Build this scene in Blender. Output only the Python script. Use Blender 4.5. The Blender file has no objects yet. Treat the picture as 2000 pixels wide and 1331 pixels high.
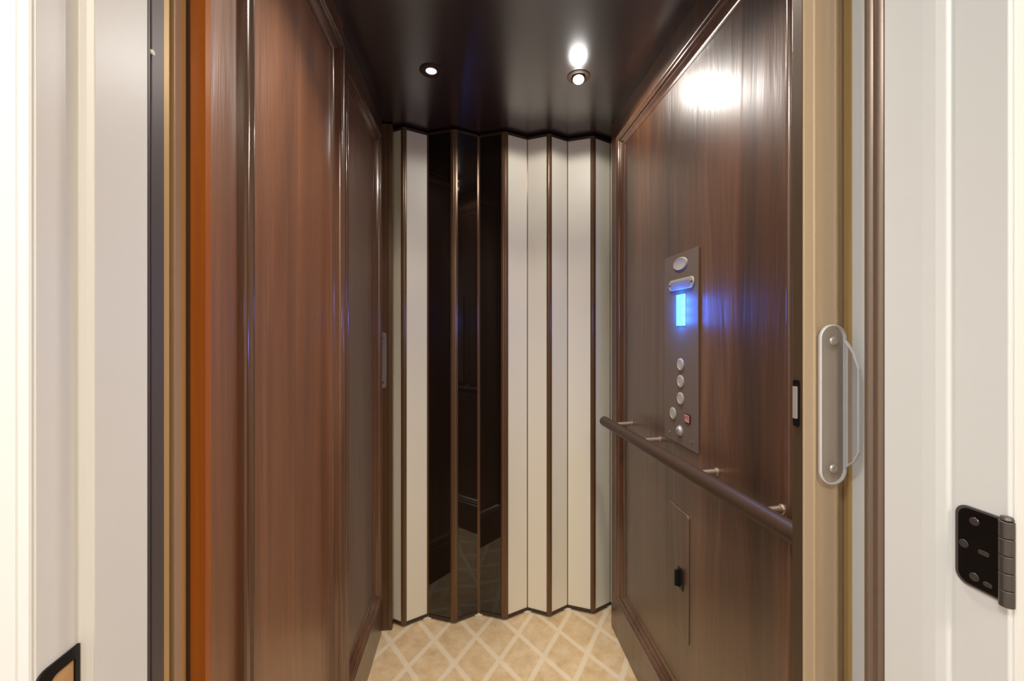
import bpy, bmesh, math, random
from mathutils import Vector, Matrix
random.seed(4)
sc = bpy.context.scene
COL = sc.collection
R = math.radians

# ------------------------------------------------------------------ dimensions (metres, floor = 0)
XL, XR = -0.370, 0.594          # cab side walls
XLF = -0.362                    # front section of the left wall stands a little proud
ZC = 2.13                       # cab ceiling
EYE = 1.254
F_PX, YAW = 820.0, math.atan(80/820.0)

# ------------------------------------------------------------------ materials
def lin(r, g, b):
    def f(c):
        c /= 255.0
        return c/12.92 if c <= .04045 else ((c+.055)/1.055)**2.4
    return (f(r), f(g), f(b), 1)

def new_mat(name):
    m = bpy.data.materials.new(name); m.use_nodes = True
    nt = m.node_tree
    return m, nt, nt.nodes['Principled BSDF']

def plain(name, col, rough=.5, metal=0, coat=0, noise=0.04, nscale=40, bump=0, spec=None, ior=1.5, coat_rough=.2):
    m, nt, b = new_mat(name)
    b.inputs['IOR'].default_value = ior
    tc = nt.nodes.new('ShaderNodeTexCoord')
    n = nt.nodes.new('ShaderNodeTexNoise'); n.inputs['Scale'].default_value = nscale
    n.inputs['Detail'].default_value = 3
    nt.links.new(tc.outputs['Object'], n.inputs['Vector'])
    r = nt.nodes.new('ShaderNodeValToRGB')
    c = col
    r.color_ramp.elements[0].color = tuple(max(0, v*(1-noise)) for v in c[:3])+(1,)
    r.color_ramp.elements[1].color = tuple(min(1, v*(1+noise)) for v in c[:3])+(1,)
    nt.links.new(n.outputs['Fac'], r.inputs['Fac'])
    nt.links.new(r.outputs['Color'], b.inputs['Base Color'])
    b.inputs['Roughness'].default_value = rough
    b.inputs['Metallic'].default_value = metal
    b.inputs['Coat Weight'].default_value = coat
    b.inputs['Coat Roughness'].default_value = coat_rough
    if spec is not None: b.inputs['Specular IOR Level'].default_value = spec
    if bump:
        bp = nt.nodes.new('ShaderNodeBump'); bp.inputs['Strength'].default_value = bump
        bp.inputs['Distance'].default_value = .002
        nt.links.new(n.outputs['Fac'], bp.inputs['Height'])
        nt.links.new(bp.outputs['Normal'], b.inputs['Normal'])
    return m

def wood(name, dark, mid, light, rough=.3, coat=.35, coat_rough=.18, along='Z', bump=.05):
    m, nt, b = new_mat(name)
    tc = nt.nodes.new('ShaderNodeTexCoord')
    mp = nt.nodes.new('ShaderNodeMapping')
    s = [6, 6, 6]; s['XYZ'.index(along)] = .45
    mp.inputs['Scale'].default_value = s
    nt.links.new(tc.outputs['Object'], mp.inputs['Vector'])
    n1 = nt.nodes.new('ShaderNodeTexNoise'); n1.inputs['Scale'].default_value = 1.3
    n1.inputs['Detail'].default_value = 5; n1.inputs['Roughness'].default_value = .6
    n1.inputs['Distortion'].default_value = .5
    nt.links.new(mp.outputs['Vector'], n1.inputs['Vector'])
    mp2 = nt.nodes.new('ShaderNodeMapping')
    s2 = [170, 170, 170]; s2['XYZ'.index(along)] = 4
    mp2.inputs['Scale'].default_value = s2
    nt.links.new(tc.outputs['Object'], mp2.inputs['Vector'])
    n2 = nt.nodes.new('ShaderNodeTexNoise'); n2.inputs['Scale'].default_value = 1
    n2.inputs['Detail'].default_value = 2
    nt.links.new(mp2.outputs['Vector'], n2.inputs['Vector'])
    mx = nt.nodes.new('ShaderNodeMix'); mx.inputs[0].default_value = .13
    nt.links.new(n1.outputs['Fac'], mx.inputs[2]); nt.links.new(n2.outputs['Fac'], mx.inputs[3])
    r = nt.nodes.new('ShaderNodeValToRGB')
    e = r.color_ramp.elements
    e[0].position = .33; e[0].color = dark
    e[1].position = .72; e[1].color = light
    k = e.new(.52); k.color = mid
    nt.links.new(mx.outputs[0], r.inputs['Fac'])
    nt.links.new(r.outputs['Color'], b.inputs['Base Color'])
    b.inputs['Roughness'].default_value = rough
    b.inputs['Coat Weight'].default_value = coat
    b.inputs['Coat Roughness'].default_value = coat_rough
    b.inputs['Coat IOR'].default_value = 1.6
    b.inputs['Specular Tint'].default_value = (1, .80, .60, 1)
    bp = nt.nodes.new('ShaderNodeBump'); bp.inputs['Strength'].default_value = bump
    bp.inputs['Distance'].default_value = .01
    nt.links.new(n1.outputs['Fac'], bp.inputs['Height'])
    nt.links.new(bp.outputs['Normal'], b.inputs['Normal'])
    nt.links.new(bp.outputs['Normal'], b.inputs['Coat Normal'])
    return m

def emit(name, col, strength):
    m, nt, b = new_mat(name)
    b.inputs['Base Color'].default_value = (0, 0, 0, 1)
    b.inputs['Emission Color'].default_value = col
    b.inputs['Emission Strength'].default_value = strength
    return m

M = {}
M['mahogany'] = wood('mahogany', lin(50, 28, 18), lin(82, 50, 33), lin(112, 74, 48), rough=.45, coat=.9, coat_rough=.32, bump=.4)
M['mahogany_warm_lit'] = wood('mahogany_warm_lit', lin(86, 48, 28), lin(120, 72, 42), lin(148, 95, 58), rough=.45, coat=.9, coat_rough=.32, bump=.4)  # mahogany with warm light painted in as a redder, lighter tone
M['mould'] = wood('mould', lin(66, 42, 30), lin(94, 62, 45), lin(118, 82, 60), rough=.3, coat=.8, coat_rough=.15, bump=.01)
M['orange_wood'] = wood('orange_wood', lin(122, 58, 14), lin(152, 78, 20), lin(176, 100, 30), rough=.35, coat=.3)
M['ceiling_wood'] = plain('ceiling_wood', lin(46, 34, 32), rough=.27, noise=.08, nscale=6, ior=2.5)
M['shaft'] = plain('shaft', lin(48, 34, 26), rough=.6)
M['white_paint'] = plain('white_paint', lin(234, 234, 231), rough=.35, noise=.01, nscale=12)
M['white_paint_lifted'] = plain('white_paint_lifted', lin(249, 247, 242), rough=.3, noise=.01, nscale=12)  # white paint lightened to stand in for light the return lacks
M['hall_wall'] = plain('hall_wall', lin(224, 223, 220), rough=.8, noise=.01)
M['hall_tan'] = plain('hall_tan', lin(222, 202, 176), rough=.8, noise=.01)
M['hall_ceiling'] = plain('hall_ceiling', lin(240, 238, 234), rough=.9, noise=.01)
M['hall_floor'] = wood('hall_floor', lin(136, 116, 96), lin(158, 138, 116), lin(176, 156, 134), along='X')
M['bronze'] = plain('bronze', lin(160, 140, 120), rough=.36, metal=.6, noise=.04, nscale=200)
M['bronze_tan'] = plain('bronze_tan', lin(206, 182, 150), rough=.38, metal=.3, noise=.03, nscale=120)
M['gold_edge'] = plain('gold_edge', lin(214, 178, 118), rough=.4, metal=.25, noise=.03)
M['brown_strip'] = plain('brown_strip', lin(140, 120, 104), rough=.33, metal=.45, noise=.05, nscale=150)
M['laminate'] = plain('laminate', lin(232, 225, 207), rough=.42, noise=.02, nscale=180)
M['smoked'] = plain('smoked', lin(20, 13, 10), rough=.03, noise=.0, ior=1.75)
M['dark_cap'] = plain('dark_cap', lin(58, 42, 30), rough=.5, noise=.05)
M['rail'] = plain('rail', lin(66, 49, 38), rough=.42, spec=.25, noise=.06, nscale=60)
M['plate'] = plain('plate', lin(108, 93, 84), rough=.5, metal=.0, spec=.2, noise=.03, nscale=300)
M['chrome'] = plain('chrome', lin(215, 213, 210), rough=.16, metal=1, noise=.02)
M['satin'] = plain('satin', lin(196, 188, 178), rough=.38, metal=.45, noise=.05, nscale=300)
M['black_metal'] = plain('black_metal', lin(26, 24, 23), rough=.35, metal=.5, noise=.05)
M['hinge_edge'] = plain('hinge_edge', lin(118, 112, 112), rough=.35, metal=.6)
M['strip_in_shade'] = plain('strip_in_shade', lin(98, 90, 88), rough=.4, metal=.4)  # strip metal with the left jamb's shade put into a darker tone
M['post_brown'] = plain('post_brown', lin(92, 64, 40), rough=.3, metal=.2, coat=.4)
M['gate_strip'] = plain('gate_strip', lin(104, 76, 52), rough=.3, metal=.35)
M['pewter'] = plain('pewter', lin(104, 98, 94), rough=.36, metal=.7)
M['post_side_shade'] = plain('post_side_shade', lin(84, 66, 48), rough=.45, metal=.3)  # darker tone paints the shade on the post's inner side
M['black_plastic'] = plain('black_plastic', lin(22, 22, 24), rough=.4)
M['white_plastic'] = plain('white_plastic', lin(232, 226, 214), rough=.4)
M['red_button'] = plain('red_button', lin(214, 132, 132), rough=.3, noise=.1, nscale=150)
M['bare_wood'] = plain('bare_wood', lin(212, 168, 118), rough=.7, noise=.15, nscale=90)
M['display'] = emit('display', lin(105, 222, 255), 1.6)
M['lamp_bright'] = emit('lamp_bright', (1, .96, .9, 1), 12)
M['lens_glow'] = emit('lens_glow', (.86, .84, .92, 1), .8)  # faint glow given to the unlit left lens
M['light_bar'] = plain('light_bar', lin(118, 118, 138), rough=.2)

def glass(name, milk, tint):
    """thin clear acrylic: transparent, a Fresnel sheen, a trace of milkiness"""
    m, nt, b = new_mat(name); L = nt.links.new
    tr = nt.nodes.new('ShaderNodeBsdfTransparent'); tr.inputs['Color'].default_value = tint
    gl = nt.nodes.new('ShaderNodeBsdfGlossy'); gl.inputs['Roughness'].default_value = .12
    fr = nt.nodes.new('ShaderNodeFresnel'); fr.inputs['IOR'].default_value = 1.55
    df = nt.nodes.new('ShaderNodeBsdfDiffuse'); df.inputs['Color'].default_value = (.86, .86, .86, 1)
    m1 = nt.nodes.new('ShaderNodeMixShader'); m1.inputs[0].default_value = milk
    L(tr.outputs[0], m1.inputs[1]); L(df.outputs[0], m1.inputs[2])
    m2 = nt.nodes.new('ShaderNodeMixShader'); 
    ge = nt.nodes.new('ShaderNodeNewGeometry'); sb = nt.nodes.new('ShaderNodeMath'); sb.operation = 'SUBTRACT'
    sb.inputs[0].default_value = 1; L(ge.outputs['Backfacing'], sb.inputs[1])
    ml = nt.nodes.new('ShaderNodeMath'); ml.operation = 'MULTIPLY'
    L(fr.outputs[0], ml.inputs[0]); L(sb.outputs[0], ml.inputs[1]); L(ml.outputs[0], m2.inputs[0])
    L(m1.outputs[0], m2.inputs[1]); L(gl.outputs[0], m2.inputs[2])
    L(m2.outputs[0], nt.nodes['Material Output'].inputs['Surface'])
    return m
M['acrylic_edge'] = glass('acrylic_edge', .75, (.97, .97, .97, 1))
M['acrylic'] = glass('clear_acrylic', .10, (.93, .93, .935, 1))

def floor_mat():
    m, nt, b = new_mat('patterned_vinyl')
    L = nt.links.new
    tc = nt.nodes.new('ShaderNodeTexCoord')
    wob = nt.nodes.new('ShaderNodeTexNoise'); wob.inputs['Scale'].default_value = 9; wob.inputs['Detail'].default_value = 3
    L(tc.outputs['Object'], wob.inputs['Vector'])
    sep = nt.nodes.new('ShaderNodeSeparateXYZ'); L(tc.outputs['Object'], sep.inputs[0])
    def mth(op, a, bb=None):
        n = nt.nodes.new('ShaderNodeMath'); n.operation = op
        for i, v in enumerate((a, bb)):
            if v is None: continue
            if isinstance(v, (int, float)): n.inputs[i].default_value = v
            else: L(v, n.inputs[i])
        return n.outputs[0]
    xs = mth('DIVIDE', mth('SUBTRACT', sep.outputs['X'], .022), .1715)
    ys = mth('DIVIDE', mth('SUBTRACT', sep.outputs['Y'], 1.73), .264)
    wv = mth('MULTIPLY', mth('SUBTRACT', wob.outputs['Fac'], .5), .05)
    def line(v):
        v = mth('ADD', v, wv)
        fr = mth('FRACT', mth('ADD', v, 50.5))
        d = mth('ABSOLUTE', mth('SUBTRACT', fr, .5))
        mr = nt.nodes.new('ShaderNodeMapRange')
        mr.inputs['From Min'].default_value = .05; mr.inputs['From Max'].default_value = .085
        mr.inputs['To Min'].default_value = 1; mr.inputs['To Max'].default_value = 0
        L(d, mr.inputs['Value']); return mr.outputs[0]
    ln = mth('MAXIMUM', line(mth('ADD', xs, ys)), line(mth('SUBTRACT', xs, ys)))
    n = nt.nodes.new('ShaderNodeTexNoise'); n.inputs['Scale'].default_value = 17; n.inputs['Detail'].default_value = 6
    n.inputs['Roughness'].default_value = .65
    L(tc.outputs['Object'], n.inputs['Vector'])
    r = nt.nodes.new('ShaderNodeValToRGB')
    r.color_ramp.elements[0].position = .32; r.color_ramp.elements[0].color = lin(206, 172, 126)
    r.color_ramp.elements[1].position = .66; r.color_ramp.elements[1].color = lin(230, 204, 164)
    L(n.outputs['Fac'], r.inputs['Fac'])
    mx = nt.nodes.new('ShaderNodeMix'); mx.data_type = 'RGBA'
    L(mth('MULTIPLY', ln, .72), mx.inputs[0]); L(r.outputs['Color'], mx.inputs[6])
    mx.inputs[7].default_value = lin(238, 222, 194)
    L(mx.outputs[2], b.inputs['Base Color'])
    b.inputs['Roughness'].default_value = .5
    return m
M['vinyl'] = floor_mat()

# ------------------------------------------------------------------ mesh helpers
def link(name, bm, mat, parent=None, smooth=False, bevel=0, seg=2):
    bmesh.ops.recalc_face_normals(bm, faces=bm.faces)
    me = bpy.data.meshes.new(name); bm.to_mesh(me); bm.free()
    o = bpy.data.objects.new(name, me); COL.objects.link(o)
    me.materials.append(M[mat] if isinstance(mat, str) else mat)
    if smooth:
        for p in me.polygons: p.use_smooth = True
        try: me.set_sharp_from_angle(angle=R(38))
        except Exception: pass
    if bevel:
        b = o.modifiers.new('bevel', 'BEVEL'); b.width = bevel; b.segments = seg
        b.limit_method = 'ANGLE'; b.angle_limit = R(40)
    if parent is not None:
        o.parent = parent
        o.matrix_parent_inverse = parent_inv(parent)
    return o

def world_loc(o):
    v = Vector(o.location)
    return v
def parent_inv(p):
    # parents sit unrotated, so the inverse is just the way back to the world
    t = Matrix.Identity(4); q = p
    while q is not None:
        t = Matrix.Translation(-q.location) @ t if q.type == 'EMPTY' else t
        q = q.parent if q.type != 'EMPTY' else None
    return t if p.type == 'EMPTY' else Matrix.Identity(4)

def thing(name, label, cat, loc, group=None):
    o = bpy.data.objects.new(name, None); COL.objects.link(o); o.location = loc
    o.empty_display_size = .05
    o['label'] = label; o['category'] = cat
    if group: o['group'] = group
    return o
def struct(o): o['kind'] = 'structure'; return o

def box(bm, x0, x1, y0, y1, z0, z1):
    v = [bm.verts.new((x, y, z)) for z in (z0, z1) for y in (y0, y1) for x in (x0, x1)]
    for f in ((0, 1, 3, 2), (4, 6, 7, 5), (0, 4, 5, 1), (2, 3, 7, 6), (0, 2, 6, 4), (1, 5, 7, 3)):
        bm.faces.new([v[i] for i in f])
def bbox(x0, x1, y0, y1, z0, z1):
    bm = bmesh.new(); box(bm, x0, x1, y0, y1, z0, z1); return bm

def prism(bm, pts, axis, a0, a1):
    """extrude a closed outline along an axis: 'z' pts=(x,y); 'x' pts=(y,z); 'y' pts=(x,z)"""
    def mk(p, a):
        return {'z': (p[0], p[1], a), 'x': (a, p[0], p[1]), 'y': (p[0], a, p[1])}[axis]
    A = [bm.verts.new(mk(p, a0)) for p in pts]; B = [bm.verts.new(mk(p, a1)) for p in pts]
    n = len(pts)
    bm.faces.new(A); bm.faces.new(B[::-1])
    for i in range(n): bm.faces.new((A[i], A[(i+1) % n], B[(i+1) % n], B[i]))

def tube(bm, p0, p1, r0, r1=None, n=24):
    r1 = r0 if r1 is None else r1
    p0, p1 = Vector(p0), Vector(p1); d = (p1-p0).normalized()
    u = d.orthogonal().normalized(); w = d.cross(u)
    A = [bm.verts.new(p0+(u*math.cos(t)+w*math.sin(t))*r0) for t in [2*math.pi*i/n for i in range(n)]]
    B = [bm.verts.new(p1+(u*math.cos(t)+w*math.sin(t))*r1) for t in [2*math.pi*i/n for i in range(n)]]
    bm.faces.new(A); bm.faces.new(B[::-1])
    for i in range(n): bm.faces.new((A[i], A[(i+1) % n], B[(i+1) % n], B[i]))

def lathe(bm, c, axis, prof, n=32, sy=1, sz=1):
    """prof = [(radius, height along axis)]"""
    c = Vector(c); d = Vector(axis).normalized()
    if abs(d.x) > .9: u, w = Vector((0, 1, 0)), Vector((0, 0, 1))
    elif abs(d.y) > .9: u, w = Vector((1, 0, 0)), Vector((0, 0, 1))
    else: u = Vector((1, 0, 0)); u = (u-d*u.dot(d)).normalized(); w = d.cross(u)
    rings = []
    for r, h in prof:
        if r < 1e-6: rings.append([bm.verts.new(c+d*h)])
        else: rings.append([bm.verts.new(c+d*h+(u*sy*math.cos(t)+w*sz*math.sin(t))*r) for t in [2*math.pi*i/n for i in range(n)]])
    for a, b in zip(rings, rings[1:]):
        for i in range(n):
            q = [a[i % len(a)], a[(i+1) % len(a)], b[(i+1) % len(b)], b[i % len(b)]]
            q = list(dict.fromkeys(q))
            if len(q) >= 3: bm.faces.new(q)
    if len(rings[0]) > 1: bm.faces.new(rings[0])
    if len(rings[-1]) > 1: bm.faces.new(rings[-1][::-1])

def rrect(cx, cy, w, h, rs, n=8):
    """rounded rectangle outline; rs = radii of (x+,y+),(x-,y+),(x-,y-),(x+,y-)"""
    if isinstance(rs, (int, float)): rs = (rs,)*4
    pts = []
    for k, (sx, sy) in enumerate(((1, 1), (-1, 1), (-1, -1), (1, -1))):
        r = rs[k]; ox, oy = cx+sx*(w/2-r), cy+sy*(h/2-r)
        if r < 1e-6: pts.append((ox, oy)); continue
        for i in range(n+1):
            t = R(90*k)+R(90)*i/n
            pts.append((ox+r*math.cos(t), oy+r*math.sin(t)))
    return pts

def moulding(xw, sgn, y0, y1, z0, z1, prof):
    """mitred picture-frame moulding on a side wall; prof = [(inset, height off the wall)], sgn = into the cab"""
    bm = bmesh.new(); loops = []
    for d, h in prof:
        x = xw+sgn*h
        loops.append([bm.verts.new(p) for p in ((x, y0+d, z0+d), (x, y1-d, z0+d), (x, y1-d, z1-d), (x, y0+d, z1-d))])
    for a, b in zip(loops, loops[1:]):
        for i in range(4): bm.faces.new((a[i], a[(i+1) % 4], b[(i+1) % 4], b[i]))
    return bm
def bead(d0, d1, h0, h, n=7):
    return [(d0+(d1-d0)*i/n, h0+h*math.sin(math.pi*i/n)) for i in range(n+1)]
PROF = [(0, 0), (0, .008)] + bead(.001, .015, .008, .005) + [(.016, .0065), (.019, .0065)] \
    + bead(.020, .030, .008, .004) + [(.0305, .004), (.034, .004)] \
    + [(.035+.016*t/6, .004-.012*math.sin(math.pi/2*t/6)) for t in range(7)] + [(.053, -.0085), (.054, -.0105)]

# ------------------------------------------------------------------ the cab shell
struct(link('floor', bbox(-.46, .80, .60, 1.95, -.03, 0), 'vinyl'))
struct(link('ceiling', bbox(-.46, .80, .612, 1.95, ZC, ZC+.03), 'ceiling_wood'))
struct(link('wall_back', bbox(-.46, .80, 1.93, 1.96, 0, ZC), 'shaft'))

def panel_wall(name, x, sgn, y0, y1, my0, my1, mat, z0=.165, z1=2.045, t=.03):
    """stile-and-rail wall: recessed field panel with a frame round it; sgn = direction into the cab"""
    rec = .010; d = .05
    bm = bmesh.new()
    xb, xp = x-sgn*t, x-sgn*rec
    def b(a0, a1, *r): box(bm, min(a0, a1), max(a0, a1), *r)
    b(xb, xp, y0, y1, 0, ZC)
    a0, a1, c0, c1 = my0+.03, my1-.03, z0+.03, z1-.03
    b(xp, x, y0, a0, 0, ZC); b(xp, x, a1, y1, 0, ZC)
    b(xp, x, a0, a1, 0, c0); b(xp, x, a0, a1, c1, ZC)
    w = struct(link(name, bm, mat))
    link('panel_moulding', moulding(x, sgn, my0, my1, z0, z1, PROF), 'mould', w, smooth=True)
    return w
wr = panel_wall('wall_right', XR, -1, .645, 1.735, .70, 1.655, 'mahogany')
wl = panel_wall('wall_left', XL, 1, 1.236, 1.79, 1.252, 1.745, 'mahogany', z0=.168, z1=2.052)
wf = panel_wall('wall_left_front', XLF, 1, .625, 1.235, .695, 1.215, 'mahogany_warm_lit', z0=.168, z1=2.06, t=.025)
link('edge_or_filler', bbox(-.381, XLF, .613, .625, 0, ZC), 'orange_wood', wf)
link('edge_or_filler', bbox(-.402, -.3812, .6150, .625, 0, ZC), 'mahogany', wf)  # filler added so the gap does not go black
link('edge_or_filler', bbox(.5675, .612, .6240, .645, 0, ZC), 'bronze_tan', wr)  # filler added here too, its light colour lifts the dark gap
# the rest of the shaft behind the shell
struct(link('wall_shaft_left', bbox(-.49, -.46, .62, 1.96, 0, ZC+.03), 'shaft'))
struct(link('wall_shaft_right', bbox(.80, .83, .62, 1.96, 0, ZC+.03), 'shaft'))

# ------------------------------------------------------------------ rear folding gate
FY, BY = 1.818, 1.866
folds = [(-.352, BY-.006), (-.284, FY), (-.190, BY), (-.072, FY), (.034, BY), (.145, FY), (.251, BY), (.342, FY), (.4335, BY), (.5385, FY), (.632, BY), (.70, FY+.01)]
smoky = [0, 0, 1, 1, 1, 0, 0, 0, 0, 0, 0]
gate = thing('folding_gate', 'closed beige accordion gate with three dark smoked panels across the back of the cab', 'gate', (.11, 1.84, 0))
Z0, Z1 = .020, 2.112
def strip(a, b, z0, z1, t, e0, e1):
    """a flat vertical board between two fold lines"""
    a, b = Vector(a), Vector(b); d = (b-a).normalized(); n = Vector((-d.y, d.x))
    a2, b2 = a+d*e0, b-d*e1
    bm = bmesh.new()
    prism(bm, [tuple(a2+n*t/2), tuple(b2+n*t/2), tuple(b2-n*t/2), tuple(a2-n*t/2)], 'z', z0, z1)
    return bm
for k, dark in enumerate(smoky):
    a, b = folds[k], folds[k+1]
    fa = .008 if a[1] < 1.84 else .0035
    fb = .008 if b[1] < 1.84 else .0035
    if not dark:
        p = link('panel', strip(a, b, Z0, Z1, .006, fa, fb), 'laminate', gate, bevel=.0008)
    else:
        fa = .010 if a[1] < 1.84 else .008
        fb = .010 if b[1] < 1.84 else .008
        p = link('vision_panel', strip(a, b, Z0, Z1, .005, fa, fb), 'smoked', gate)
        p['label'] = 'dark smoked see-through panel'
    for z0, z1 in ((Z0-.011, Z0), (Z1, Z1+.010)):
        link('edge_channel', strip(a, b, z0, z1, .011, fa, fb), 'dark_cap', p)
for k in range(1, len(folds)-1):
    x, y = folds[k]
    front = y < 1.84
    bm = bmesh.new()
    dark = smoky[k-1] or smoky[k]
    if front:
        pts = [(x-.0098, y+.004), (x-.0085, y-.003), (x-.004, y-.0062), (x-.0012, y-.0066), (x, y-.0056), (x+.0012, y-.0066), (x+.004, y-.0062), (x+.0085, y-.003), (x+.0098, y+.004), (x, y+.007)]
        wide = 1.7 if dark else 1.25
        pts = [(x+(px-x)*wide, py) for px, py in pts]
        prism(bm, pts, 'z', Z0-.008, Z1+.008)
    elif dark:
        pts = [(x-.010, y-.007), (x-.004, y-.004), (x, y-.0025), (x+.004, y-.004), (x+.010, y-.007), (x+.008, y+.004), (x, y+.008), (x-.008, y+.004)]
        pts = [(x+(px-x)*1.35, py) for px, py in pts]
        prism(bm, pts, 'z', Z0-.008, Z1+.008)
    else:
        pts = [(x-.003, y-.001), (x+.003, y-.001), (x+.006, y+.005), (x-.006, y+.005)]
        prism(bm, pts, 'z', Z0-.008, Z1+.008)
    link('hinge_strip', bm, 'gate_strip', gate)
    if not front:
        bm = bmesh.new(); prism(bm, rrect(x, y-.004, .036, .010, .0045, 5), 'z', 0.0, .006)
        link('floor_guide', bm, 'white_plastic', gate, bevel=.001)
# lead post against the left side, with its clear pull
bm = bmesh.new()
prism(bm, [(-.405, 1.800), (-.352, 1.800), (-.350, 1.803), (-.346, 1.803), (-.344, 1.800), (-.331, 1.800), (-.329, 1.803), (-.329, 1.832), (-.405, 1.832)], 'z', .004, Z1+.012)
link('lead_post', bm, 'post_brown', gate)

def pull_handle(parent, cx, yf, zc, w, h, fin, screw_dz=.0985):
    # stadium back plate facing the hall, trapezoid grip fin on its right edge
    mat = 'acrylic'
    bm = bmesh.new()
    prism(bm, rrect(cx, zc, w, h, w/2*.98, 10), 'y', yf-.006, yf)
    def frost(o, ax):
        o.data.materials.append(M['acrylic_edge'])
        for p in o.data.polygons:
            if abs(p.normal[ax]) < .5: p.material_index = 1
    hp = link('pull_handle', bm, mat, parent, smooth=True, bevel=.0016)
    if fin: frost(hp, 1); hp.modifiers['bevel'].material = 1
    hp['label'] = 'clear acrylic pull handle'
    if fin:
        x1 = cx+w/2-.0004; x0 = x1-.0055; yo = yf-.006-.024
        bm = bmesh.new()
        prism(bm, [(yf-.0062, zc-h/2+.026), (yf-.0062, zc+h/2-.024), (yo+.008, zc+h/2-.044), (yo, zc+h/2-.066), (yo, zc-h/2+.056), (yo+.008, zc-h/2+.040)], 'x', x0, x1)
        gf = link('grip_fin', bm, mat, hp, bevel=.001); frost(gf, 0); gf.modifiers['bevel'].material = 1
    for s in (-1, 1):
        bm = bmesh.new()
        lathe(bm, (cx-.002, yf-.0062, zc+s*screw_dz), (0, -1, 0), [(.0065, 0), (.0066, .0012), (.0052, .0030), (.0022, .0034), (.0018, .0022), (0, .0022)], 20)
        link('screw', bm, 'satin' if fin else 'chrome', hp, smooth=True)
    return hp
pull_handle(gate, -.3665, 1.7995, 1.134, .030, .235, False, screw_dz=.092)

# ------------------------------------------------------------------ open front gate: lead post seen end on
gp = thing('gate_post', 'tan metal post of the open front gate, with clear pull handle, right of the doorway', 'gate post', (.538, .612, 0))
def curve(x0, x1, y0, dip, n=8):
    return [(x0+(x1-x0)*i/n, y0+dip*math.sin(math.pi*i/n)) for i in range(n+1)]
pts = [(.5095, .620), (.5095, .602), (.511, .600), (.526, .600), (.527, .5985), (.529, .5985), (.530, .600)] + curve(.531, .561, .6005, .004) + [(.562, .600), (.5625, .598), (.5655, .598), (.567, .600), (.567, .620)]
bm = bmesh.new(); prism(bm, pts, 'z', .004, ZC-.004)
link('post', bm, 'bronze_tan', gp, smooth=True)
bm = bmesh.new(); box(bm, .5083, .5095, .6015, .6205, .004, ZC-.004)
ch = link('shaded_side', bm, 'post_side_shade', gp)  # thin skin added to carry the painted shade
bm = bmesh.new(); prism(bm, rrect(.6115, 1.142, .011, .072, .002, 4), 'x', .5060, .5083)
cp = link('catch_plate', bm, 'black_metal', gp)
bm = bmesh.new(); prism(bm, rrect(.6115, 1.143, .0080, .050, .001, 3), 'x', .5042, .5061)
link('catch', bm, 'satin', cp)
pull_handle(gp, .553, .5975, 1.142, .044, .246, True, screw_dz=.0975)

# ------------------------------------------------------------------ handrail
def rail_x(y): return .520+(1.61-y)*(.559-.520)/(1.61-.74)
ZR = .902
hr = thing('handrail', 'dark brown round handrail along the right wall below the control panel', 'handrail', (.54, 1.1, ZR))
bm = bmesh.new()
ya, yb = 1.605, .650
pa, pb = Vector((rail_x(ya), ya, ZR+.001)), Vector((rail_x(yb), yb, ZR-.001))
d = (pb-pa).normalized(); rr = .0185
tube(bm, pa, pb, rr, n=40)
link('rail', bm, 'rail', hr, smooth=True)
for p, q in ((pa, -1), (pb, 1)):
    bm = bmesh.new(); tube(bm, p+d*q*.0002, p+d*q*.004, rr*1.0, rr*.86, 40)
    link('end_cap', bm, 'rail', hr, smooth=True)
for y in (1.529, 1.293, .981, .762):
    bm = bmesh.new()
    x0 = rail_x(y)
    tube(bm, (x0+rr*.86, y, ZR+.004), (XR+.010, y, ZR+.006), .0075, n=20)
    br = link('bracket', bm, 'bronze', hr, smooth=True)
    br['label'] = 'tan metal wall bracket'
    bm = bmesh.new(); lathe(bm, (XR+.0100 if .70+.05 < y < 1.655-.05 else XR, y, ZR+.006), (-1, 0, 0), [(.0098, 0), (.0098, .003), (.0080, .005)], 24)
    link('bracket_rose', bm, 'bronze', br, smooth=True)

# ------------------------------------------------------------------ control panel (on the recessed field, x = .604)
XP = XR+.010
cpn = thing('control_panel', 'tall brown metal lift control panel with blue display and round buttons on the right wall', 'control panel', (XP, 1.14, .935))
def on_wall(ang_px, x=XP):
    return x/math.tan(math.atan((ang_px-1000)/F_PX)+YAW)
def wall_z(px, py, x=XP):
    y = on_wall(px, x); z = x*math.sin(YAW)+y*math.cos(YAW)
    return EYE-(py-648)*z/F_PX
yn, yfz = on_wall(1366), on_wall(1300)
ztop, zbot = wall_z(1333, 494), wall_z(1333, 869.5)
bm = bmesh.new(); prism(bm, rrect((yn+yfz)/2, (ztop+zbot)/2, yfz-yn, ztop-zbot, .001, 2), 'x', XP-.004, XP)
link('faceplate', bm, 'plate', cpn, bevel=.0008)
XS = XP-.004
def at(px, py): return on_wall(px, XS), wall_z(px, py, XS)
y, z = at(1329, 515.5)
bm = bmesh.new(); lathe(bm, (XS, y, z), (-1, 0, 0), [(.0250, 0), (.0250, .002), (.0225, .0036), (.021, .0030), (.0, .0030)], 40, sy=1.62, sz=.72)
link('nameplate', bm, 'satin', cpn, smooth=True)['label'] = 'oval silver nameplate'
y, z = at(1331, 555)
bm = bmesh.new(); prism(bm, rrect(y, z, .142, .031, .0145, 8), 'x', XS-.004, XS)
lb = link('emergency_light', bm, 'satin', cpn, bevel=.0012)
bm = bmesh.new(); prism(bm, rrect(y, z, .112, .017, .004, 5), 'x', XS-.0062, XS-.0035)
link('lens', bm, 'light_bar', lb, bevel=.001)
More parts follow.
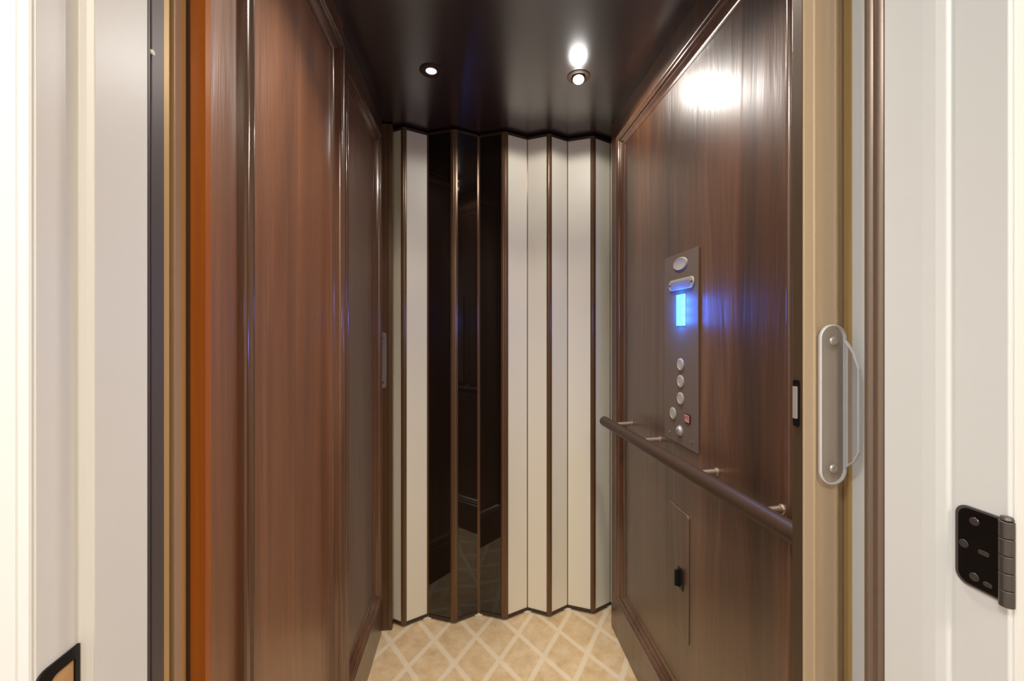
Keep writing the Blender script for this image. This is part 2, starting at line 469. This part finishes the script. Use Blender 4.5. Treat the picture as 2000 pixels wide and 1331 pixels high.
for s in (-1, 1):
    bm = bmesh.new(); lathe(bm, (XS-.0038, y+s*.063, z), (-1, 0, 0), [(.0034, 0), (.003, .001), (0, .0014)], 14)
    link('screw', bm, 'black_metal', lb, smooth=True)
y, z = at(1330.3, 606)
DY, DZ = y, z
bm = bmesh.new(); prism(bm, rrect(y, z, .050, .090, .001, 2), 'x', XS-.0016, XS)
link('display', bm, 'display', cpn)['label'] = 'glowing blue display'
for px, py in ((1329.7, 712.5), (1329.8, 745.5), (1329.7, 779), (1315, 808)):
    y, z = at(px, py)
    bm = bmesh.new(); lathe(bm, (XS, y, z), (-1, 0, 0), [(.0180, 0), (.0180, .0022), (.0160, .0036), (.0128, .0036), (.0122, .0029), (.0, .0029)], 36)
    link('floor_button', bm, 'satin', cpn, smooth=True)
y, z = at(1343.5, 818.5)
bm = bmesh.new(); prism(bm, rrect(y, z, .029, .0255, .001, 2), 'x', XS-.0022, XS)
rk = link('rocker_switch', bm, 'black_plastic', cpn)
bm = bmesh.new(); prism(bm, [(XS-.0056, z+.0100), (XS-.0020, z+.0100), (XS-.0020, z-.0100), (XS-.0030, z-.0100), (XS-.0034, z)], 'y', y-.0115, y+.0115)
link('button', bm, 'red_button', rk)['label'] = 'pink-red rocker'
y, z = at(1328.5, 842)
bm = bmesh.new(); lathe(bm, (XS, y, z), (-1, 0, 0), [(.0155, 0), (.0155, .002), (.0125, .0035), (.0115, .007), (.0085, .0085), (0, .0085)], 28)
ks = link('key_switch', bm, 'satin', cpn, smooth=True)
bm = bmesh.new(); box(bm, XS-.0092, XS-.0082, y-.0012, y+.0012, z-.0045, z+.0045)
link('keyhole', bm, 'black_plastic', ks)
for px, py in ((1308.3, 844.5), (1351.5, 865)):
    y, z = at(px, py)
    bm = bmesh.new(); lathe(bm, (XS, y, z), (-1, 0, 0), [(.0042, 0), (.0040, .0012), (.002, .0022), (0, .0024)], 16)
    link('screw', bm, 'chrome', cpn, smooth=True)

# ------------------------------------------------------------------ flush phone cabinet door below the handrail
yn, yfz = on_wall(1345.5), on_wall(1309)
zt, zb = wall_z(1345, 1010), wall_z(1345, 1260)
ph = thing('access_door', 'small flush brown cabinet door with black pull low on the right wall', 'cabinet door', (XP, (yn+yfz)/2, zb))
bm = bmesh.new(); prism(bm, rrect((yn+yfz)/2, (zt+zb)/2, yfz-yn, zt-zb, (.004, .010, .004, .004), 6), 'x', XP-.0022, XP)
link('door', bm, 'mahogany', ph, bevel=.0006)
bm = bmesh.new()
out = rrect((yn+yfz)/2, (zt+zb)/2, yfz-yn+.003, zt-zb+.003, (.005, .0115, .005, .005), 6)
inn = rrect((yn+yfz)/2, (zt+zb)/2, yfz-yn, zt-zb, (.004, .010, .004, .004), 6)
for xx in (XP-.0026,):
    A = [bm.verts.new((xx, *p)) for p in out]; B = [bm.verts.new((xx, *p)) for p in inn]
    C = [bm.verts.new((XP-.0004, *p)) for p in out]; D_ = [bm.verts.new((XP-.0004, *p)) for p in inn]
    n = len(out)
    for i in range(n):
        j = (i+1) % n
        bm.faces.new((A[i], A[j], B[j], B[i])); bm.faces.new((A[i], C[i], C[j], A[j])); bm.faces.new((B[i], B[j], D_[j], D_[i]))
link('edge_trim', bm, 'bronze', ph)
y, z = on_wall(1331), wall_z(1331, 1131)
bm = bmesh.new()
prism(bm, rrect(y, z, .030, .058, .003, 4), 'x', XP-.0046, XP-.0022)
pl = link('pull', bm, 'black_plastic', ph, bevel=.0008)
bm = bmesh.new()
prism(bm, [(XP-.0046, z+.026), (XP-.018, z+.021), (XP-.018, z-.021), (XP-.0046, z-.026)], 'y', y+.004, y+.010)
link('grip', bm, 'black_plastic', pl, bevel=.001)

# ------------------------------------------------------------------ ceiling downlights
def downlight(label, x, y, bright):
    t = thing('downlight', label, 'ceiling light', (x, y, ZC), 'downlights in the cab ceiling')
    bm = bmesh.new()
    lathe(bm, (x, y, ZC), (0, 0, -1), [(.039, 0), (.039, .002), (.034, .0042), (.027, .0035), (.025, -.001)], 40)
    bmesh.ops.delete(bm, geom=[f for f in bm.faces if len(f.verts) > 4], context='FACES')
    link('trim_ring', bm, 'rail', t, smooth=True)
    ax = Vector((-.10 if bright else .05, -.35 if bright else -.10, -1)).normalized()
    bm = bmesh.new()
    if bright:
        lathe(bm, (x, y, ZC), ax, [(.0225, 0), (.0225, .006), (.0195, .012), (.0195, .0135), (0, .0135)], 32)
        link('eyeball', bm, 'rail', t, smooth=True)
        bm = bmesh.new()
        lathe(bm, Vector((x, y, ZC))+ax*.0137, ax, [(.0185, 0), (.016, .0040), (.009, .0070), (0, .0078)], 28)
        link('lens', bm, 'lamp_bright', t, smooth=True)
    else:
        lathe(bm, (x, y, ZC-.0002), (0, 0, -1), [(.0245, 0), (.0245, .0015), (0, .0015)], 32)
        link('eyeball', bm, 'dark_cap', t, smooth=True)
        bm = bmesh.new()
        lathe(bm, (x, y, ZC-.002), (0, 0, -1), [(.0185, 0), (.017, .0012), (0, .0022)], 28)
        link('lens', bm, 'lens_glow', t, smooth=True)
    return t
LX, LY = .3676, 1.413
downlight('dim round downlight in the dark ceiling, nearer the left wall', -.133, 1.428, False)
downlight('brightly lit round downlight in the dark ceiling, nearer the right wall', LX, LY, True)

# ------------------------------------------------------------------ doorway: jambs, stops, casing
HD = 2.04       # head of the doorway
YH, YHL = .3815, .3985   # hall face of the wall, right and left of the doorway
def jamb(name, sgn, xj, xs, ys0, ys1):
    """jamb plane xj with a rebated stop to xs between ys0 and .507"""
    o = sgn*.05
    yh = YH if sgn > 0 else YHL
    pts = [(xj+o, yh), (xj, yh), (xj, ys0), (xs+(xj-xs)*.55, ys0+.002), (xs+(xj-xs)*.15, ys0+.30*(ys1-ys0)+.004), (xs, ys1), (xs, .507), (xj+o, .507)]
    bm = bmesh.new(); prism(bm, pts, 'z', 0, HD)
    return struct(link(name, bm, 'white_paint', bevel=.0012))
jl = jamb('trim_1', -1, -.372, -.360, .438, .4405)
jr = jamb('trim_2', 1, .5525, .5460, .434, .460)
def fluted(name, sgn, x, y0, y1):
    """bronze fluted weather strip set on the shaft side of the jamb"""
    n = 2; pts = [(x+sgn*.03, y0), (x+sgn*.002, y0)]
    for k in range(n):
        a, b = y0+(y1-y0)*k/n, y0+(y1-y0)*(k+1)/n
        pts += [(x+sgn*(.006-.0065*math.sin(math.pi*i/6)), a+(b-a)*i/6) for i in range(1, 6)]
    pts += [(x+sgn*.002, y1), (x+sgn*.03, y1)]
    bm = bmesh.new(); prism(bm, pts, 'z', 0, HD)
    return struct(link(name, bm, 'brown_strip', smooth=True))
xs = -.360
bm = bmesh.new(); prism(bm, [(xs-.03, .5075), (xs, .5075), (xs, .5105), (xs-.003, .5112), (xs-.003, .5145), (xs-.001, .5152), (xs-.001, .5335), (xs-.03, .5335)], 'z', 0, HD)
fl = struct(link('trim_3', bm, 'strip_in_shade'))
fr = fluted('trim_4', 1, .5455, .5075, .5365)
bm = bmesh.new(); lathe(bm, (-.3605, .514, 1.571), (1, 0, 0), [(.0032, 0), (.003, .0014), (0, .002)], 14)
link('screw', bm, 'white_plastic', fl, smooth=True)['label'] = 'white screw head'
# shaft-side returns behind the strips
struct(link('trim_5', bbox(.600, .66, .5370, .6085, 0, HD), 'white_paint_lifted'))
struct(link('trim_6', bbox(.5985, .66, .6087, .6220, 0, HD), 'gold_edge'))
struct(link('trim_7', bbox(-.44, -.373, .5340, .5600, 0, HD), 'gold_edge'))
struct(link('trim_8', bbox(-.44, -.385, .5875, .6020, 0, HD), 'bronze_tan'))
struct(link('trim_9', bbox(-.44, -.385, .6022, .6100, 0, HD), 'gold_edge'))

# hall-side casing, head and the walls of the hall
def casing(name, sgn, x, yh):
    pts = [(x, yh), (x, yh-.0018), (x+sgn*.0012, yh-.0030), (x+sgn*.0085, yh-.0038), (x+sgn*.0095, yh-.0024), (x+sgn*.0105, yh-.0038), (x+sgn*.030, yh-.008), (x+sgn*.070, yh-.014), (x+sgn*.074, yh-.018), (x+sgn*.09, yh-.018), (x+sgn*.09, yh)]
    bm = bmesh.new(); prism(bm, pts, 'z', 0, HD+.06)
    return struct(link(name, bm, 'white_paint', smooth=True))
casing('trim_10', -1, -.3735, YHL); casing('trim_11', 1, .5565, YH)
struct(link('trim_12', bbox(-.423, .61, YH, .535, HD, HD+.12), 'white_paint'))
HX0, HX1, HY0, HZ = -1.5, 1.7, -1.7, 2.6
bm = bmesh.new()
box(bm, HX0, -.423, YHL, YH+.12, 0, HZ); box(bm, .61, HX1, YH, YH+.12, 0, HZ); box(bm, -.423, .61, YH, YH+.12, HD+.12, HZ)
struct(link('wall_front', bm, 'hall_wall'))
struct(link('wall_hall_left', bbox(HX0-.05, HX0, HY0, YH+.12, 0, HZ), 'hall_wall'))
struct(link('wall_hall_right', bbox(HX1, HX1+.05, HY0, YH+.12, 0, HZ), 'hall_tan'))
struct(link('wall_hall_back', bbox(HX0, HX1, HY0-.05, HY0, 0, HZ), 'hall_wall'))
struct(link('floor_hall', bbox(HX0, HX1, HY0, .60, -.03, 0), 'hall_floor'))
struct(link('ceiling_hall', bbox(HX0, HX1, HY0, YH+.12, HZ, HZ+.03), 'hall_ceiling'))

# ------------------------------------------------------------------ hinge on the right jamb
XJ = .5525
hg = thing('door_hinge', 'black butt hinge screwed to the white right door jamb', 'hinge', (XJ, .41, .972))
bm = bmesh.new(); prism(bm, rrect((.3850+.4280)/2, 1.016, .043, .088, (.012, .0005, .0005, .012), 7), 'x', XJ-.0026, XJ)
lf = link('leaf', bm, 'hinge_edge', hg, bevel=.0009)
bm = bmesh.new(); prism(bm, rrect((.3850+.4245)/2, 1.016, .0395, .083, (.0105, .0005, .0005, .0105), 7), 'x', XJ-.0031, XJ-.0024)
link('face', bm, 'black_metal', lf)
for y, z in ((.4090, 1.0455), (.4190, 1.0165), (.4090, .9845)):
    bm = bmesh.new(); lathe(bm, (XJ-.0031, y, z), (-1, 0, 0), [(.0046, 0), (.0042, .0009), (0, .0013)], 18)
    link('screw', bm, 'pewter', lf, smooth=True)
for y, z, w in ((.4005, 1.0150, .010), (.3970, .9830, .008)):
    bm = bmesh.new(); prism(bm, rrect(y, z, w, .005, .0022, 4), 'x', XJ-.0037, XJ-.0030)
    link('boss', bm, 'pewter', lf, bevel=.0004)
for k in range(5):
    bm = bmesh.new(); za = .972+.0176*k
    tube(bm, (XJ-.0060, .3790, za+.0004), (XJ-.0060, .3790, za+.0172), .0060, n=20)
    link('knuckle', bm, 'pewter', hg, smooth=True, bevel=.0005)
bm = bmesh.new(); lathe(bm, (XJ-.0060, .3790, 1.060), (0, 0, 1), [(.0045, 0), (.0056, .0015), (.0045, .004), (0, .005)], 18)
link('pin', bm, 'pewter', hg, smooth=True)

# ------------------------------------------------------------------ strike plate on the left jamb
XK = -.372
sp = thing('strike_plate', 'dark bronze latch strike plate on the white left door jamb', 'strike plate', (XK, .415, .90))
bm = bmesh.new()
o_ = rrect(.4160, .929, .042, .058, (.0005, .012, .012, .0005), 7)
i_ = rrect(.4205, .929, .024, .036, (.0005, .008, .008, .0005), 7)
for a, b in ((XK+.0022, XK+.0002),):
    A = [bm.verts.new((a, *p)) for p in o_]; B = [bm.verts.new((a, *p)) for p in i_]
    C = [bm.verts.new((b, *p)) for p in o_]; D_ = [bm.verts.new((b, *p)) for p in i_]
    n = len(o_)
    for i in range(n):
        j = (i+1) % n
        bm.faces.new((A[i], A[j], B[j], B[i])); bm.faces.new((A[i], C[i], C[j], A[j])); bm.faces.new((B[i], B[j], D_[j], D_[i]))
link('plate', bm, 'black_metal', sp)
bm = bmesh.new(); prism(bm, rrect(.4205, .929, .0236, .0356, (.0005, .0078, .0078, .0005), 7), 'x', XK-.0005, XK+.0006)
link('latch_hole', bm, 'bare_wood', sp)['label'] = 'bare wood behind the latch opening'

# ------------------------------------------------------------------ lights
def lamp(name, kind, loc, energy, col=(1, 1, 1), size=.1, target=None, **kw):
    l = bpy.data.lights.new(name, kind); l.energy = energy; l.color = col
    if kind == 'AREA': l.size = size; l.shape = 'DISK'
    else: l.shadow_soft_size = size
    for k, v in kw.items(): setattr(l, k, v)
    o = bpy.data.objects.new(name, l); COL.objects.link(o); o.location = loc
    if target is not None:
        o.rotation_euler = (Vector(target)-Vector(loc)).to_track_quat('-Z', 'Y').to_euler()
    return o
lamp('hall_lamp', 'AREA', (-.85, -.60, 2.55), 19, (.93, .97, 1), .45, (-.85, -.60, 0))
lamp('hall_fill_far', 'AREA', (.45, -1.25, 2.55), 23, (1, .90, .77), .45, (.45, -1.25, 0))  # unseen fill added to brighten and warm the left jamb
lamp('cab_lamp', 'SPOT', (LX-.006, LY-.018, ZC-.030), 4.5, (1, .96, .91), .018, (LX-.006, LY-.018, 0), spot_size=R(172), spot_blend=.15)
lamp('cab_lamp_beam', 'SPOT', (LX-.006, LY-.018, ZC-.030), 9, (1, .93, .82), .018, (LX-.006, LY-.018, 0), spot_size=R(95), spot_blend=1)
lamp('cab_lamp', 'POINT', (LX-.006, LY-.018, ZC-.06), .35, (1, .97, .93), .03)
lamp('cab_fill_left', 'SPOT', (-.133, 1.428, ZC-.010), 7, (1, .95, .87), .016, (-.133, 1.428, 0), spot_size=R(105), spot_blend=1)  # fill spot added under the unlit left downlight for the lower gate
lamp('cab_fill_front_right', 'SPOT', (LX, .86, ZC-.010), 26, (1, .93, .82), .035, (LX, .86, 0), spot_size=R(105), spot_blend=1)  # unseen fill added to even out the light in the cab
lamp('cab_fill_front_left', 'SPOT', (-.133, .86, ZC-.010), 26, (1, .93, .82), .035, (-.133, .86, 0), spot_size=R(105), spot_blend=1)  # matching unseen fill on the left side
# points added to imitate lens bloom round the display; display_light reaches the cab opposite
for k in (-1, 0, 1):
    lamp('display_bloom', 'POINT', (XS-.014, DY, DZ+k*.028), .45, (.02, .16, 1), .012)
dl = lamp('display_light', 'AREA', (XS-.0022, DY, DZ), .45, (.26, .26, 1), .05, (XS-1, DY, DZ))
dl.data.shape = 'RECTANGLE'; dl.data.size = .045; dl.data.size_y = .085

w = bpy.data.worlds.new('World'); sc.world = w; w.use_nodes = True
w.node_tree.nodes['Background'].inputs['Color'].default_value = (.9, .92, 1, 1)
w.node_tree.nodes['Background'].inputs['Strength'].default_value = .02

# ------------------------------------------------------------------ camera
cam = bpy.data.cameras.new('Camera'); co = bpy.data.objects.new('Camera', cam); COL.objects.link(co)
cam.sensor_width = 36; cam.lens = F_PX/2000*36; cam.clip_start = .01
cam.shift_y = -17.5/2000
co.location = (0, 0, EYE); co.rotation_euler = (R(90), 0, -YAW)
sc.camera = co
sc.view_settings.view_transform = 'Standard'; sc.view_settings.look = 'None'
sc.view_settings.gamma = 1; sc.view_settings.use_curve_mapping = False
sc.view_settings.exposure = .5
sc.cycles.use_denoising = True
sc.cycles.max_bounces = 12; sc.cycles.transmission_bounces = 12; sc.cycles.sample_clamp_indirect = 6
sc.cycles.caustics_reflective = False; sc.cycles.caustics_refractive = False
